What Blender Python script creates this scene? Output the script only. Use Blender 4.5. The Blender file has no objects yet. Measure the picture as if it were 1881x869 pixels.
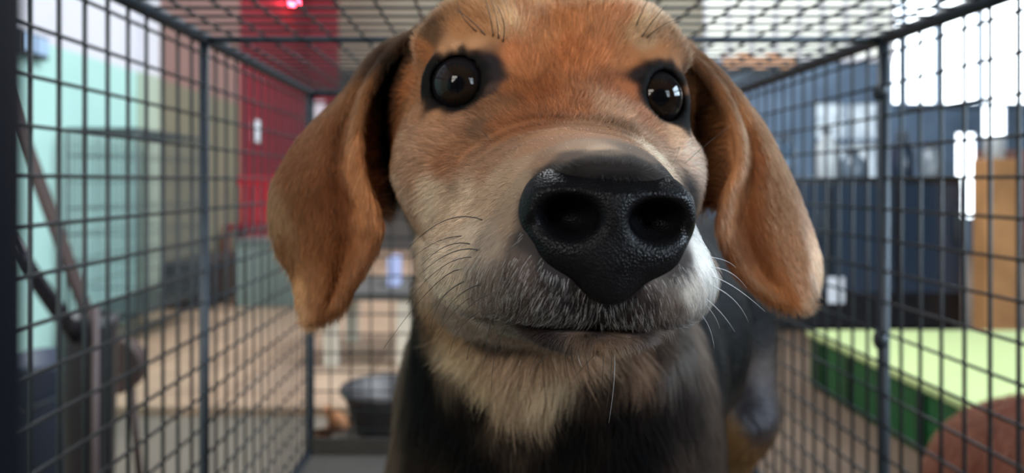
import bpy, math, random
import numpy as np
from mathutils import Vector
from mathutils.bvhtree import BVHTree

# ------------------------------------------------------------------ camera, world, light
F = 1400.0                       # focal length in pixels of the 1881 px wide frame
CX, CY = 895.0, 335.0            # where straight ahead falls in the frame
sc = bpy.context.scene
col = sc.collection
cam_d = bpy.data.cameras.new('camera')
cam_d.sensor_width = 36.0
cam_d.lens = 36.0 * F / 1881.0
cam_d.shift_x = (940.5 - CX) / 1881.0
cam_d.shift_y = -(434.5 - CY) / 1881.0
cam_d.clip_start = 0.005
cam_d.dof.use_dof = True
cam_d.dof.focus_distance = 0.180
cam_d.dof.aperture_fstop = 12.5
cam = bpy.data.objects.new('camera', cam_d)
cam.rotation_euler = (math.pi / 2, 0, 0)
col.objects.link(cam)
sc.camera = cam
sc.view_settings.view_transform = 'Standard'
sc.view_settings.look = 'None'
sc.view_settings.exposure = 0.0
sc.view_settings.gamma = 1.0
sc.view_settings.use_curve_mapping = False
sc.cycles.max_bounces = 8
sc.cycles.transparent_max_bounces = 16
sc.cycles.use_denoising = True
sc.cycles.sample_clamp_indirect = 6.0

world = bpy.data.worlds.new('world')
sc.world = world
world.use_nodes = True
world.node_tree.nodes['Background'].inputs[0].default_value = (0.72, 0.86, 1.0, 1)
world.node_tree.nodes['Background'].inputs[1].default_value = 0.30

def area(name, loc, target, w, h, power, color):
    l = bpy.data.lights.new(name, 'AREA')
    l.shape = 'RECTANGLE'; l.size = w; l.size_y = h
    l.energy = power; l.color = color
    o = bpy.data.objects.new(name, l)
    o.location = loc
    o.rotation_euler = (Vector(target) - Vector(loc)).to_track_quat('-Z', 'Y').to_euler()
    col.objects.link(o)
    return o
area('daylight_window_right', (2.1, -1.5, 0.8), (0.1, 0.3, -0.05), 1.3, 1.2, 130, (0.76, 0.89, 1.0))
area('daylight_window_left', (-0.9, -1.5, 0.9), (0.0, 0.3, -0.05), 0.8, 1.0, 88, (1.0, 0.93, 0.84))
area('added_side_fill', (2.6, 0.9, 0.9), (0.1, 0.4, 0.0), 0.9, 0.9, 84, (0.66, 0.84, 1.0))  # added fill that lifts the dog's right side; no window stands here
area('added_ceiling_fill', (-0.2, 2.7, 2.3), (-1.2, 3.0, 0.0), 1.2, 2.6, 190, (0.90, 0.96, 1.0))  # added lamp that brightens the mint wall; the ceiling has no opening
area('added_ceiling_fill', (1.6, 5.4, 2.3), (1.6, 6.6, 0.0), 5.0, 1.2, 300, (0.90, 0.96, 1.0))  # added lamp to lift the back wall, under a closed ceiling

FLOOR = -0.66                    # the camera is held 0.66 m above the ground
TRAY = -0.38

def at(px, py, Y):
    return Vector(((px - CX) / F * Y, Y, (CY - py) / F * Y))

# ------------------------------------------------------------------ helpers
def srgb(r, g, b, gain=1.0):
    out = []
    for c in (r, g, b):
        c = c / 255.0
        c = c / 12.92 if c <= 0.04045 else ((c + 0.055) / 1.055) ** 2.4
        out.append(min(1.0, c * gain))
    return (*out, 1.0)

def mat(name, color, rough=0.6, metal=0.0, noise=None, bump=0.0, bscale=80.0, emit=0.0, coat=0.0, spec=0.5, trans=0.0):
    m = bpy.data.materials.new(name)
    m.use_nodes = True
    nt = m.node_tree
    b = nt.nodes['Principled BSDF']
    b.inputs['Base Color'].default_value = color
    b.inputs['Roughness'].default_value = rough
    b.inputs['Metallic'].default_value = metal
    b.inputs['Coat Weight'].default_value = coat
    b.inputs['Coat Roughness'].default_value = 0.08
    b.inputs['Specular IOR Level'].default_value = spec
    b.inputs['Transmission Weight'].default_value = trans
    if emit:
        b.inputs['Emission Color'].default_value = color
        b.inputs['Emission Strength'].default_value = emit
    tc = nt.nodes.new('ShaderNodeTexCoord')
    if noise:                    # (scale, strength, second colour)
        n = nt.nodes.new('ShaderNodeTexNoise'); n.inputs['Scale'].default_value = noise[0]
        n.inputs['Detail'].default_value = 5
        nt.links.new(tc.outputs['Object'], n.inputs['Vector'])
        r = nt.nodes.new('ShaderNodeValToRGB')
        r.color_ramp.elements[0].position = 0.5 - 0.5 * noise[1]
        r.color_ramp.elements[1].position = 0.5 + 0.5 * noise[1]
        r.color_ramp.elements[0].color = color
        r.color_ramp.elements[1].color = noise[2]
        nt.links.new(n.outputs['Fac'], r.inputs['Fac'])
        nt.links.new(r.outputs['Color'], b.inputs['Base Color'])
        if emit: nt.links.new(r.outputs['Color'], b.inputs['Emission Color'])
    if bump:
        n2 = nt.nodes.new('ShaderNodeTexNoise'); n2.inputs['Scale'].default_value = bscale
        nt.links.new(tc.outputs['Object'], n2.inputs['Vector'])
        bp = nt.nodes.new('ShaderNodeBump'); bp.inputs['Strength'].default_value = bump
        bp.inputs['Distance'].default_value = 0.003
        nt.links.new(n2.outputs['Fac'], bp.inputs['Height'])
        nt.links.new(bp.outputs['Normal'], b.inputs['Normal'])
    return m

class MB:
    """collects shapes and links them as one mesh object"""
    def __init__(self): self.v = []; self.f = []
    def raw(self, vs, fs):
        o = len(self.v); self.v += [tuple(v) for v in vs]; self.f += [tuple(i + o for i in f) for f in fs]; return self
    def box(self, x0, y0, z0, x1, y1, z1):
        vs = [(x, y, z) for x in (x0, x1) for y in (y0, y1) for z in (z0, z1)]
        return self.raw(vs, [(0,1,3,2), (4,6,7,5), (0,4,5,1), (2,3,7,6), (0,2,6,4), (1,5,7,3)])
    def obox(self, a, b, w, h, up=(0, 0, 1)):          # bar from a to b
        a, b = Vector(a), Vector(b); t = (b - a).normalized()
        s = t.cross(Vector(up)); s = s.normalized() if s.length > 1e-6 else Vector((1, 0, 0))
        u = s.cross(t)
        vs = [p + s * i * w / 2 + u * j * h / 2 for p in (a, b) for i, j in ((-1,-1), (1,-1), (1,1), (-1,1))]
        return self.raw(vs, [(0,3,2,1), (4,5,6,7), (0,1,5,4), (1,2,6,5), (2,3,7,6), (3,0,4,7)])
    def tube(self, pts, r, n=8, closed=False):
        pts = [Vector(p) for p in pts]; rr = r if isinstance(r, (list, tuple)) else [r] * len(pts)
        vs = []; fs = []
        for i, p in enumerate(pts):
            if closed: t = pts[(i + 1) % len(pts)] - pts[i - 1]
            else: t = pts[min(i + 1, len(pts) - 1)] - pts[max(i - 1, 0)]
            t.normalize()
            s = t.cross(Vector((0.13, 0.37, 0.92)) if abs(t.z) < 0.9 else Vector((1, 0.1, 0))).normalized(); u = s.cross(t)
            for k in range(n):
                a = 2 * math.pi * k / n; vs.append(p + (s * math.cos(a) + u * math.sin(a)) * rr[i])
        m = len(pts)
        for i in range(m if closed else m - 1):
            j = (i + 1) % m
            for k in range(n): fs.append((i*n+k, i*n+(k+1)%n, j*n+(k+1)%n, j*n+k))
        if not closed: fs.append(tuple(range(n))[::-1]); fs.append(tuple((m-1)*n+k for k in range(n)))
        return self.raw(vs, fs)
    def lathe(self, c, prof, n=24, axis='z'):
        vs = []; fs = []
        for r, z in prof:
            for k in range(n):
                a = 2*math.pi*k/n; x, y = r*math.cos(a), r*math.sin(a)
                vs.append({'z': (c[0]+x, c[1]+y, c[2]+z), 'y': (c[0]+x, c[1]+z, c[2]+y), 'x': (c[0]+z, c[1]+x, c[2]+y)}[axis])
        m = len(prof)
        for i in range(m-1):
            for k in range(n): fs.append((i*n+k, i*n+(k+1)%n, (i+1)*n+(k+1)%n, (i+1)*n+k))
        fs.append(tuple(range(n))[::-1]); fs.append(tuple((m-1)*n+k for k in range(n)))
        return self.raw(vs, fs)
    def build(self, name, m, parent=None, smooth=False, bevel=0.0):
        me = bpy.data.meshes.new(name); me.from_pydata([tuple(v) for v in self.v], [], self.f); me.update()
        if smooth: me.polygons.foreach_set('use_smooth', [True]*len(me.polygons))
        return link(name, me, m, parent, bevel)

def root_loc(p):
    l = Vector((0, 0, 0))
    while p is not None: l += p.location; p = p.parent
    return l
def link(name, me, m, parent=None, bevel=0.0):
    o = bpy.data.objects.new(name, me)
    if m: me.materials.append(m)
    col.objects.link(o)
    if parent is not None:
        o.parent = parent; o.location = -root_loc(parent)
    if bevel:
        bv = o.modifiers.new('bevel', 'BEVEL'); bv.width = bevel; bv.segments = 2; bv.limit_method = 'ANGLE'
    return o
def empty(name, loc):
    o = bpy.data.objects.new(name, None); o.location = loc; o.empty_display_size = 0.05; col.objects.link(o); return o
def tag(o, label=None, cat=None, group=None, kind=None):
    if label: o['label'] = label
    if cat: o['category'] = cat
    if group: o['group'] = group
    if kind: o['kind'] = kind
    return o
# ------------------------------------------------------------------ the room
XL, XR, YB, YF, ZC = -1.72, 6.5, 7.4, -1.6, 2.4
def struct(name, mb, m, **k): return tag(mb.build(name, m, **k), kind='structure')
M = {}
M['mint'] = mat('mint_paint', srgb(168, 206, 200), .7, noise=(2.5, .8, srgb(154, 194, 188)))
M['white_wall'] = mat('white_paint', srgb(205, 205, 212), .8, noise=(1.6, .8, srgb(186, 184, 194)))
M['pinkish'] = mat('faded_pink_paint', srgb(132, 98, 92), .8, noise=(2, .9, srgb(128, 98, 92)))
M['olive'] = mat('olive_paint', srgb(118, 112, 92), .8, noise=(2, .9, srgb(100, 94, 78)))
M['red'] = mat('red_paint', srgb(126, 10, 34), .6, noise=(1.5, .8, srgb(108, 9, 28)))
M['beige'] = mat('beige_wall', srgb(150, 142, 124), .85, noise=(1.8, .9, srgb(104, 98, 86)))
M['slate'] = mat('slate_blue_wall', srgb(104, 126, 150), .4, noise=(3, .9, srgb(56, 72, 94)))
M['dark'] = mat('dark_wall', srgb(52, 50, 50), .8, noise=(3, .8, srgb(78, 74, 70)))
M['ceil'] = mat('ceiling_board', srgb(120, 118, 112), .9, noise=(2, .8, srgb(90, 88, 84)))
M['sky'] = mat('daylight', (.86, .94, 1.0, 1), .5, emit=5.0)
M['sheet'] = mat('daylit_sheet', srgb(226, 228, 218), .5, emit=.40)
M['curtain'] = mat('daylit_curtain', srgb(196, 208, 216), .6, emit=.75, noise=(14, .5, srgb(120, 134, 148)))
M['white'] = mat('white_plastic', srgb(215, 218, 226), .4)
M['black'] = mat('black_metal', srgb(26, 28, 34), .32, metal=.2)

def tiles(name, c1, c2, mortar, scale, rough=.45):
    m = mat(name, c1, rough); nt = m.node_tree; b = nt.nodes['Principled BSDF']
    tc = nt.nodes.new('ShaderNodeTexCoord'); br = nt.nodes.new('ShaderNodeTexBrick')
    br.offset = 0; br.inputs['Scale'].default_value = scale; br.inputs['Mortar Size'].default_value = .012
    br.inputs['Color1'].default_value = c1; br.inputs['Color2'].default_value = c2; br.inputs['Mortar'].default_value = mortar
    br.inputs['Brick Width'].default_value = 1; br.inputs['Row Height'].default_value = 1
    n = nt.nodes.new('ShaderNodeTexNoise'); n.inputs['Scale'].default_value = 5; n.inputs['Detail'].default_value = 6
    mx = nt.nodes.new('ShaderNodeMix'); mx.data_type = 'RGBA'; mx.blend_type = 'MULTIPLY'; mx.inputs['Factor'].default_value = .6
    nt.links.new(tc.outputs['Object'], br.inputs['Vector']); nt.links.new(tc.outputs['Object'], n.inputs['Vector'])
    rp_ = nt.nodes.new('ShaderNodeValToRGB'); rp_.color_ramp.elements[0].position = .3; rp_.color_ramp.elements[1].position = .7
    rp_.color_ramp.elements[0].color = (.34, .30, .27, 1); rp_.color_ramp.elements[1].color = (.72, .66, .60, 1)
    nt.links.new(n.outputs['Fac'], rp_.inputs['Fac'])
    nt.links.new(br.outputs['Color'], mx.inputs[6]); nt.links.new(rp_.outputs['Color'], mx.inputs[7])
    nt.links.new(mx.outputs[2], b.inputs['Base Color'])
    return m
M['tile'] = tiles('beige_tile', srgb(196, 170, 148), srgb(184, 156, 132), srgb(120, 98, 80), 2.5)
M['concrete'] = mat('worn_concrete', srgb(116, 106, 94), .7, noise=(4, .8, srgb(84, 75, 65)))
M['brown_floor'] = mat('brown_earth_floor', srgb(98, 76, 57), .8, noise=(4, .9, srgb(66, 50, 38)))

f = MB().box(XL, 2.25, FLOOR - .2, .55, YB, FLOOR).build('floor', M['tile'], bevel=.006); tag(f, kind='structure')
f = MB().box(XL, YF, FLOOR - .2, .55, 2.25, FLOOR - .03).build('floor', M['concrete']); tag(f, kind='structure')
f = MB().box(.55, YF, FLOOR - .2, XR, YB, FLOOR - .01).build('floor', M['brown_floor']); tag(f, kind='structure')
struct('ceiling', MB().box(XL, YF, ZC, XR, YB, ZC + .1), M['ceil'])
zs = .54
def wall_l(y0, y1, z0, z1, m): struct('wall_left', MB().box(XL - .12, y0, z0, XL, y1, z1), m)
wall_l(YF, 3.74, FLOOR - .2, zs, M['mint']); wall_l(YF, 3.74, zs, ZC, M['white_wall'])
wall_l(3.74, 5.30, FLOOR - .2, zs, M['olive']); wall_l(3.74, 5.30, zs, ZC, M['pinkish'])
wall_l(5.30, YB, FLOOR - .2, ZC, M['red'])
struct('trim_1', MB().box(XL, 3.74, FLOOR, XL + .035, 3.92, zs), mat('pale_green_paint', srgb(160, 172, 156), .7))
struct('trim_2', MB().box(XL, 3.74, zs, XL + .035, 3.92, ZC), M['white_wall'])
def bx(px): return (px - CX) / F * YB
def bz(py): return (CY - py) / F * YB
def wall_b(x0, x1, z0, z1, m): struct('wall_back', MB().box(x0, YB, z0, x1, YB + .12, z1), m)
wall_b(XL - .12, bx(574), FLOOR - .2, ZC, M['red'])
wall_b(bx(574), bx(597), FLOOR - .2, bz(185), M['white_wall']); wall_b(bx(574), bx(597), bz(185), ZC, M['red'])
wall_b(bx(597), bx(622), FLOOR - .2, ZC, M['red'])
wall_b(bx(622), bx(1295), bz(130), ZC, M['beige']); wall_b(bx(622), bx(1295), FLOOR - .2, bz(130), M['dark'])
# the translucent sheet window, the slate wall under it
struct('window_1', MB().box(bx(1295), YB + .02, bz(105), bx(1640), YB + .05, ZC), M['sheet'])
g = MB()
for i in range(9):
    x = bx(1295) + (bx(1640) - bx(1295)) * i / 8; g.box(x - .015, YB - .02, bz(105), x + .015, YB + .02, ZC)
g.box(bx(1295), YB - .03, bz(105) - .05, bx(1640), YB + .03, bz(105)); struct('trim_3', g, M['white_wall'])
wall_b(bx(1295), bx(1500), FLOOR - .2, bz(105) - .05, M['slate']); wall_b(bx(1610), bx(1640), FLOOR - .2, bz(105) - .05, M['slate'])
wall_b(bx(1500), bx(1610), bz(190), bz(105) - .05, M['slate']); wall_b(bx(1500), bx(1610), FLOOR - .2, bz(325), M['slate'])
struct('window_2', MB().box(bx(1500), YB + .02, bz(325), bx(1610), YB + .04, bz(190)), M['curtain'])
struct('trim_4', MB().box(bx(1500), YB - .03, bz(262), bx(1610), YB + .02, bz(255)).box(bx(1552), YB - .03, bz(325), bx(1556), YB + .02, bz(190)), M['slate'])
# big bright window to the right of it
struct('window_3', MB().box(bx(1640), YB + .02, bz(190), XR, YB + .05, ZC), M['sky'])
g = MB()
for px in (1660, 1722, 1800, 1900): g.box(bx(px) - .02, YB - .03, bz(190), bx(px) + .02, YB + .02, ZC)
g.box(bx(1640), YB - .04, bz(196), XR, YB + .03, bz(190)); struct('trim_5', g, M['slate'])
wall_b(bx(1640), bx(1757), FLOOR - .2, bz(196), M['slate'])
wall_b(bx(1757), bx(1792), bz(245), bz(196), M['slate']); wall_b(bx(1757), bx(1792), FLOOR - .2, bz(400), M['slate'])
struct('window_4', MB().box(bx(1757), YB + .02, bz(400), bx(1792), YB + .05, bz(245)), M['sky'])
wall_b(bx(1792), XR + .12, FLOOR - .2, bz(275), M['pinkish']); wall_b(bx(1792), bx(1806), bz(275), bz(196), M['slate'])
struct('window_5', MB().box(bx(1806), YB + .02, bz(275), bx(1848), YB + .05, bz(196)), M['sky'])
wall_b(bx(1848), XR + .12, bz(275), bz(196), M['slate'])
struct('wall_front', MB().box(XL - .12, YF - .12, FLOOR - .2, XR + .12, YF, ZC), M['dark'])
struct('wall_right', MB().box(XR, YF, FLOOR - .2, XR + .12, YB, ZC), M['beige'])

# ------------------------------------------------------------------ things about the room
def gloss(name, c, r=.3): return mat(name, c, r)
# small glazed switch box on the mint wall
t = empty('switch_box', (XL, 2.84, .47)); tag(t, 'small glazed white switch box high on the mint green wall', 'switch box')
MB().box(XL, 2.74, .465, XL + .035, 2.93, .555).build('housing', M['black'], t, bevel=.004)
MB().box(XL + .035, 2.755, .48, XL + .042, 2.83, .545).box(XL + .035, 2.845, .48, XL + .042, 2.915, .545).build('cover', mat('pale_blue_plastic', srgb(150, 175, 205), .3), t, bevel=.002)
t = empty('light_switch', (XL, 5.67, .31)); tag(t, 'white light switch plate on the red wall', 'switch')
MB().box(XL, 5.58, .30, XL + .015, 5.76, .46).build('plate', M['white'], t, bevel=.004)
MB().box(XL + .015, 5.62, .35, XL + .025, 5.72, .41).build('rocker', M['white'], t, bevel=.003)
t = empty('red_lamp', (XL, 6.56, 1.5)); tag(t, 'small glowing red lamp high on the red wall', 'lamp')
MB().lathe((XL, 6.56, 1.545), [(.06, 0), (.06, .02), (.045, .03)], axis='x').build('lamp_base', M['black'], t, smooth=True)
MB().lathe((XL + .03, 6.56, 1.545), [(.040, 0), (.042, .02), (.034, .05), (.018, .066), (.004, .07)], axis='x').build('bulb', mat('red_glow', (1.0, .03, .055, 1), .4, emit=70.0), t, smooth=True)

# pale cloth pinned on the back wall beside the red strip
c = mat('cream_cloth', srgb(208, 196, 180), .9, noise=(6, .8, srgb(150, 160, 190)))
vs = []; fs = []
for j in range(13):
    for i in range(13):
        x = bx(624) + (bx(662) - bx(624)) * i / 12; z = bz(305) + (bz(180) - bz(305)) * j / 12
        vs.append((x, YB - .04 - .02 * math.sin(i * 1.6 + j * .2), z))
for j in range(12):
    for i in range(12): fs.append((j*13+i, j*13+i+1, (j+1)*13+i+1, (j+1)*13+i))
o = MB().raw(vs, fs).build('hanging_cloth', c, smooth=True); s = o.modifiers.new('thick', 'SOLIDIFY'); s.thickness = .01
tag(o, 'cream cloth hanging on the back wall beside the red strip', 'cloth')
vs = []; fs = []
for j in range(5):
    for i in range(33):
        x = bx(1322) + (bx(1455) - bx(1322)) * i / 32; z = bz(128) + (bz(104) - bz(128)) * j / 4 - .02 * math.sin(i * .5)
        vs.append((x, YB - .10 - .02 * math.sin(i * 1.1), z))
for j in range(4):
    for i in range(32): fs.append((j*33+i, j*33+i+1, (j+1)*33+i+1, (j+1)*33+i))
o = MB().raw(vs, fs).build('valance_cloth', mat('orange_cloth', srgb(214, 158, 116), .8), smooth=True); s = o.modifiers.new('thick', 'SOLIDIFY'); s.thickness = .01
tag(o, 'orange cloth strip hung under the bright sheet window', 'cloth')

# second wire crate by the mint wall
M['grey_wire'] = mat('grey_wire', srgb(62, 70, 74), .5, metal=.3)
def grid_panel(p0, u, v, nu, nv, r, r2=None):
    p0, u, v = Vector(p0), Vector(u), Vector(v); g = MB()
    for i in range(nu + 1): a = p0 + u * i / nu; g.tube([a, a + v], r, 6)
    for j in range(nv + 1): a = p0 + v * j / nv; g.tube([a, a + u], r if r2 is None else r2, 6)
    return g
x0, x1, y0, y1, z0, z1 = -1.655, -1.38, 3.0, 3.7, -.52, .21
t = empty('wire_crate', (-1.52, 3.3, FLOOR)); tag(t, 'tall grey wire crate standing against the mint green wall', 'crate')
for a, u, v, nu, nv in (((x0,y0,z0), (x1-x0,0,0), (0,0,z1-z0), 12, 7), ((x0,y1,z0), (x1-x0,0,0), (0,0,z1-z0), 12, 7), ((x0,y0,z0), (0,y1-y0,0), (0,0,z1-z0), 20, 7), ((x1,y0,z0), (0,y1-y0,0), (0,0,z1-z0), 20, 7), ((x0,y0,z1), (x1-x0,0,0), (0,y1-y0,0), 12, 7)):
    grid_panel(a, u, v, nu, nv, .0014, .0026).build('wire_panel', M['grey_wire'], t)
MB().box(x0, y0, z0 - .02, x1, y1, z0).build('tray', M['black'], t, bevel=.004)
for x in (x0, x1):
    for y in (y0, y1): MB().tube([(x, y, FLOOR), (x, y, z1)], .007).build('leg', M['grey_wire'], t, smooth=True)
MB().tube([(x0,y0,z1),(x1,y0,z1),(x1,y1,z1),(x0,y1,z1)], .006, closed=True).build('rim', M['grey_wire'], t)

# leaning plank, bin, rod, tub, wheel by the left side of the cage
wood = mat('brown_wood', srgb(66, 44, 40), .6, noise=(9, .7, srgb(44, 29, 27)))
def leaning(a, b, w, h, name, m, label, cat):
    o = MB().obox(a, b, w, h, up=(0, 1, 0)).build(name, m, bevel=.003); tag(o, label, cat); return o
leaning(at(-28, 60, 1.30), at(178, 625, 1.38), .010, .034, 'wooden_plank', wood, 'reddish brown wooden plank leaning beside the dark bin', 'plank')
dark = mat('dark_plastic', srgb(30, 29, 34), .45, noise=(6, .7, srgb(44, 40, 44)))
t = empty('tall_bin', (at(172, 335, 1.30).x, 1.36, FLOOR)); tag(t, 'tall narrow dark plastic bin standing behind the leaning plank', 'bin')
c0 = at(165, 335, 1.38)
bin_ = MB().lathe((c0.x, 1.38, FLOOR - .03), [(.001, 0), (.038, 0), (.046, .42), (.049, .43), (.049, .45), (.042, .45), (.036, .05), (.001, .05)], n=28).build('bin_body', dark, t, smooth=True)
MB().tube([(c0.x + .03, 1.34, FLOOR + .0), (c0.x + .034, 1.335, -.22)], .006).build('pole_strip', mat('pale_strip', srgb(84, 72, 74), .6), t, smooth=True)
rod = MB().tube([at(12, 430, 1.20), at(50, 490, 1.22), at(116, 585, 1.28), at(140, 622, 1.315)], [.011, .013, .013, .011], 12).build('metal_rod', mat('dark_steel', srgb(40, 38, 44), .25, metal=.6), smooth=True)
tag(rod, 'dark shiny metal rod slanting under the wooden plank', 'rod')
p = at(218, 668, 1.62)
t = empty('round_stool', (p.x, 1.62, FLOOR)); tag(t, 'low stool with a dark brown round upright seat board beside the bin', 'stool')
MB().lathe((p.x, 1.59, p.z), [(.001, 0), (.056, 0), (.060, .008), (.060, .035), (.056, .043), (.001, .043)], n=40, axis='y').build('disc', wood, t, smooth=False, bevel=.002)
for s in (-1, 1): MB().tube([(p.x + .03 * s, 1.61, p.z - .03), (p.x + .05 * s, 1.62, FLOOR - .03)], .008).build('leg', wood, t, smooth=True)
p = at(70, 560, 1.75)
t = empty('tub', (p.x, 1.8, FLOOR)); tag(t, 'blue grey plastic tub on the floor behind the metal rod', 'tub')
MB().lathe((p.x, 1.8, FLOOR - .03), [(.001, 0), (.08, 0), (.105, .26), (.112, .265), (.112, .28), (.10, .28), (.078, .01), (.001, .01)], n=36).build('tub_body', mat('blue_grey_plastic', srgb(48, 56, 74), .5), t, smooth=True)
MB().tube([(p.x - .108, 1.8, FLOOR + .24), (p.x - .07, 1.72, FLOOR + .18), (p.x, 1.69, FLOOR + .15), (p.x + .07, 1.72, FLOOR + .18), (p.x + .108, 1.8, FLOOR + .24)], .003).build('handle', M['grey_wire'], t, smooth=True)
# dark chest along the wall
t = empty('low_chest', (-1.58, 4.5, FLOOR)); tag(t, 'long low dark chest along the foot of the olive wall', 'chest')
MB().box(-1.70, 3.95, FLOOR, -1.44, 4.62, -.44).build('box', dark, t, bevel=.01); MB().box(-1.71, 3.93, -.44, -1.43, 4.64, -.42).build('lid', dark, t, bevel=.006)
# red chair
t = empty('plastic_chair', (-1.5, 4.9, FLOOR)); tag(t, 'dark red plastic chair standing before the red wall', 'chair')
rp = gloss('red_plastic', srgb(190, 20, 44), .3); rd = gloss('dark_red_plastic', srgb(110, 14, 34), .4)
x0, x1, y0, y1 = -1.66, -1.36, 4.78, 5.1
MB().box(x0, y0, -.30, x1, y1, -.27).build('seat', rd, t, bevel=.01)
g = MB()
for i in range(4): g.box(x0 + .02 + i * .073, y1 - .03, -.27, x0 + .065 + i * .073, y1, .02)
g.box(x0, y1 - .035, -.02, x1, y1 + .005, .04); g.build('backrest', rp, t, bevel=.008)['label'] = 'brighter red slatted backrest'
for x in (x0 + .02, x1 - .02):
    for y in (y0 + .02, y1 - .02): MB().tube([(x, y, -.29), (x * 1.01, y, FLOOR)], [.02, .014]).build('leg', rd, t, smooth=True)
# ribbed bin
t = empty('ribbed_bin', (-1.18, 4.2, FLOOR)); tag(t, 'grey green ribbed metal bin on the beige tiles', 'bin')
g = MB(); x0, x1, y0, y1 = -1.335, -1.03, 4.05, 4.3; zt = -.325
g.box(x0, y0, FLOOR, x1, y1, zt)
for i in range(10): xx = x0 + .012 + i * (x1 - x0 - .024) / 9; g.tube([(xx, y0, FLOOR + .01), (xx, y0, zt - .01)], .009, 8)
g.build('bin_body', mat('grey_green_metal', srgb(116, 128, 122), .45, metal=.2), t)
MB().box(x0 - .012, y0 - .018, zt, x1 + .012, y1 + .01, zt + .02).build('lid', mat('grey_lid', srgb(90, 98, 96), .4), t, bevel=.005)
# pale table leg, round basin, box in the middle distance
t = empty('small_table', (-.9, 3.0, FLOOR)); tag(t, 'small pale table standing behind the cage', 'table')
pale = mat('pale_wood', srgb(190, 180, 165), .5)
xa, xb = at(597, 0, 2.75).x, at(760, 0, 2.75).x
MB().box(xa - .03, 2.7, -.42, xb, 3.2, -.39).build('tabletop', M['dark'], t, bevel=.004)
for x in (xa, xb - .06):
    for y in (2.72, 3.14): MB().box(x, y, FLOOR, x + .05, y + .05, -.42).build('leg', pale, t, bevel=.004)
p = at(715, 335, 2.15)
t = empty('basin', (p.x, 2.1, FLOOR)); tag(t, 'wide dark round basin on the floor behind the cage', 'basin')
MB().lathe((p.x, 2.1, FLOOR - .03), [(.001, 0), (.08, 0), (.118, .11), (.128, .115), (.128, .128), (.112, .125), (.075, .012), (.001, .012)], n=40).build('bowl', dark, t, smooth=True)
MB().tube([(p.x + .12 * math.cos(a), 2.1 + .12 * math.sin(a), FLOOR + .095) for a in [2*math.pi*k/40 for k in range(40)]], .008, closed=True).build('rolled_rim', dark, t, smooth=True)
p = at(725, 550, 2.9)
o = MB().box(p.x - .022, 2.85, -.39, p.x + .022, 2.95, -.39 + .11).build('carton', mat('pale_blue_card', srgb(170, 178, 220), .5), bevel=.003); tag(o, 'small pale lilac carton on the small table', 'carton')
p = at(590, 740, 1.9)
o = MB().tube([(p.x - .02, 1.95, FLOOR - .03 + .03), (p.x + .03, 2.0, FLOOR + .03), (p.x + .01, 1.92, FLOOR + .09)], [.03, .035, .01], 12).build('cloth_scrap', mat('orange_brown_cloth', srgb(150, 100, 66), .9), smooth=True)
tag(o, 'crumpled orange brown cloth on the floor near the basin', 'cloth')

# black cabinet at the right
t = empty('cabinet', (1.7, 3.6, FLOOR)); tag(t, 'wide black glossy cabinet standing behind the green box', 'cabinet')
x0, x1, y0, y1 = at(1400, 0, 3.44).x, at(1768, 0, 3.44).x, 3.44, 3.95; zt = .02
bl = mat('black_gloss', srgb(14, 16, 22), .3, coat=.2)
MB().box(x0, y0, FLOOR, x1, y1, zt).build('carcass', bl, t, bevel=.008)
for i in range(3):
    xa = x0 + (x1 - x0) * i / 3 + .012; xb = x0 + (x1 - x0) * (i + 1) / 3 - .012
    d = MB().box(xa, y0 - .02, FLOOR + .16, xb, y0, zt - .03).build('door', mat('blue_black_gloss', srgb(40, 52, 68), .2, coat=.5), t, bevel=.006)
    MB().tube([(xb - .04, y0 - .03, -.28), (xb - .04, y0 - .045, -.25), (xb - .04, y0 - .045, -.15), (xb - .04, y0 - .03, -.12)], .006).build('handle', M['grey_wire'], d, smooth=True)
p = at(1532, 535, 3.40)
o = MB().box(p.x - .03, 3.405, p.z - .055, p.x + .05, 3.419, p.z + .06).build('paper_label', M['white'], bevel=.002); tag(o, 'small white card fixed low on the cabinet door', 'card')
# things standing on the cabinet
for k, (px, h, w) in enumerate(((1448, .20, .05), (1527, .24, .045), (1576, .13, .06), (1668, .22, .05), (1722, .16, .05))):
    p = at(px, 0, 3.6); nm = ('jar', 'bottle', 'jar', 'bottle', 'jar')[k]
    lab = ('slate blue jar at the end of the cabinet top', 'tall pale bottle on the cabinet top under the curtained window', 'wide squat grey jar on the cabinet top',
           'dark blue bottle on the cabinet top', 'pale grey jar next to the dark blue bottle on the cabinet')[k]
    cc = (srgb(70, 90, 112), srgb(190, 196, 200), srgb(96, 108, 122), srgb(36, 48, 66), srgb(130, 140, 150))[k]
    t = empty(nm, (p.x, 3.65, zt)); tag(t, lab, nm)
    MB().lathe((p.x, 3.65, zt), [(.001, 0), (w * .95, 0), (w, .01), (w, h * .65), (w * .5, h * .82), (w * .45, h * .9)], n=28).build('vessel', mat('glaze', cc, .2), t, smooth=True)
    MB().lathe((p.x, 3.65, zt + h * .9), [(w * .52, 0), (w * .52, h * .1), (.001, h * .1)], n=24).build('lid', mat('lid_paint', srgb(80, 84, 92), .3), t, smooth=True)
# green box with pale top
t = empty('green_box', (1.5, 1.95, FLOOR)); tag(t, 'long green box with a pale yellow green top beside the cage', 'box')
MB().box(1.065, 1.2, FLOOR - .01, 1.95, 2.52, -.51).build('base', mat('green_paint', srgb(20, 96, 44), .5, noise=(5, .8, srgb(10, 60, 30))), t, bevel=.008)
MB().box(1.06, 1.2, -.51, 1.955, 2.53, -.49).build('top_board', mat('pale_green', srgb(186, 198, 132), .6, noise=(3, .8, srgb(160, 176, 118))), t, bevel=.004)
dgm = mat('dark_green', srgb(12, 50, 28), .5)
for k in range(7): MB().box(1.056, 1.28 + k * .19, FLOOR, 1.064, 1.31 + k * .19, -.515).build('batten', dgm, t)
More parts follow.
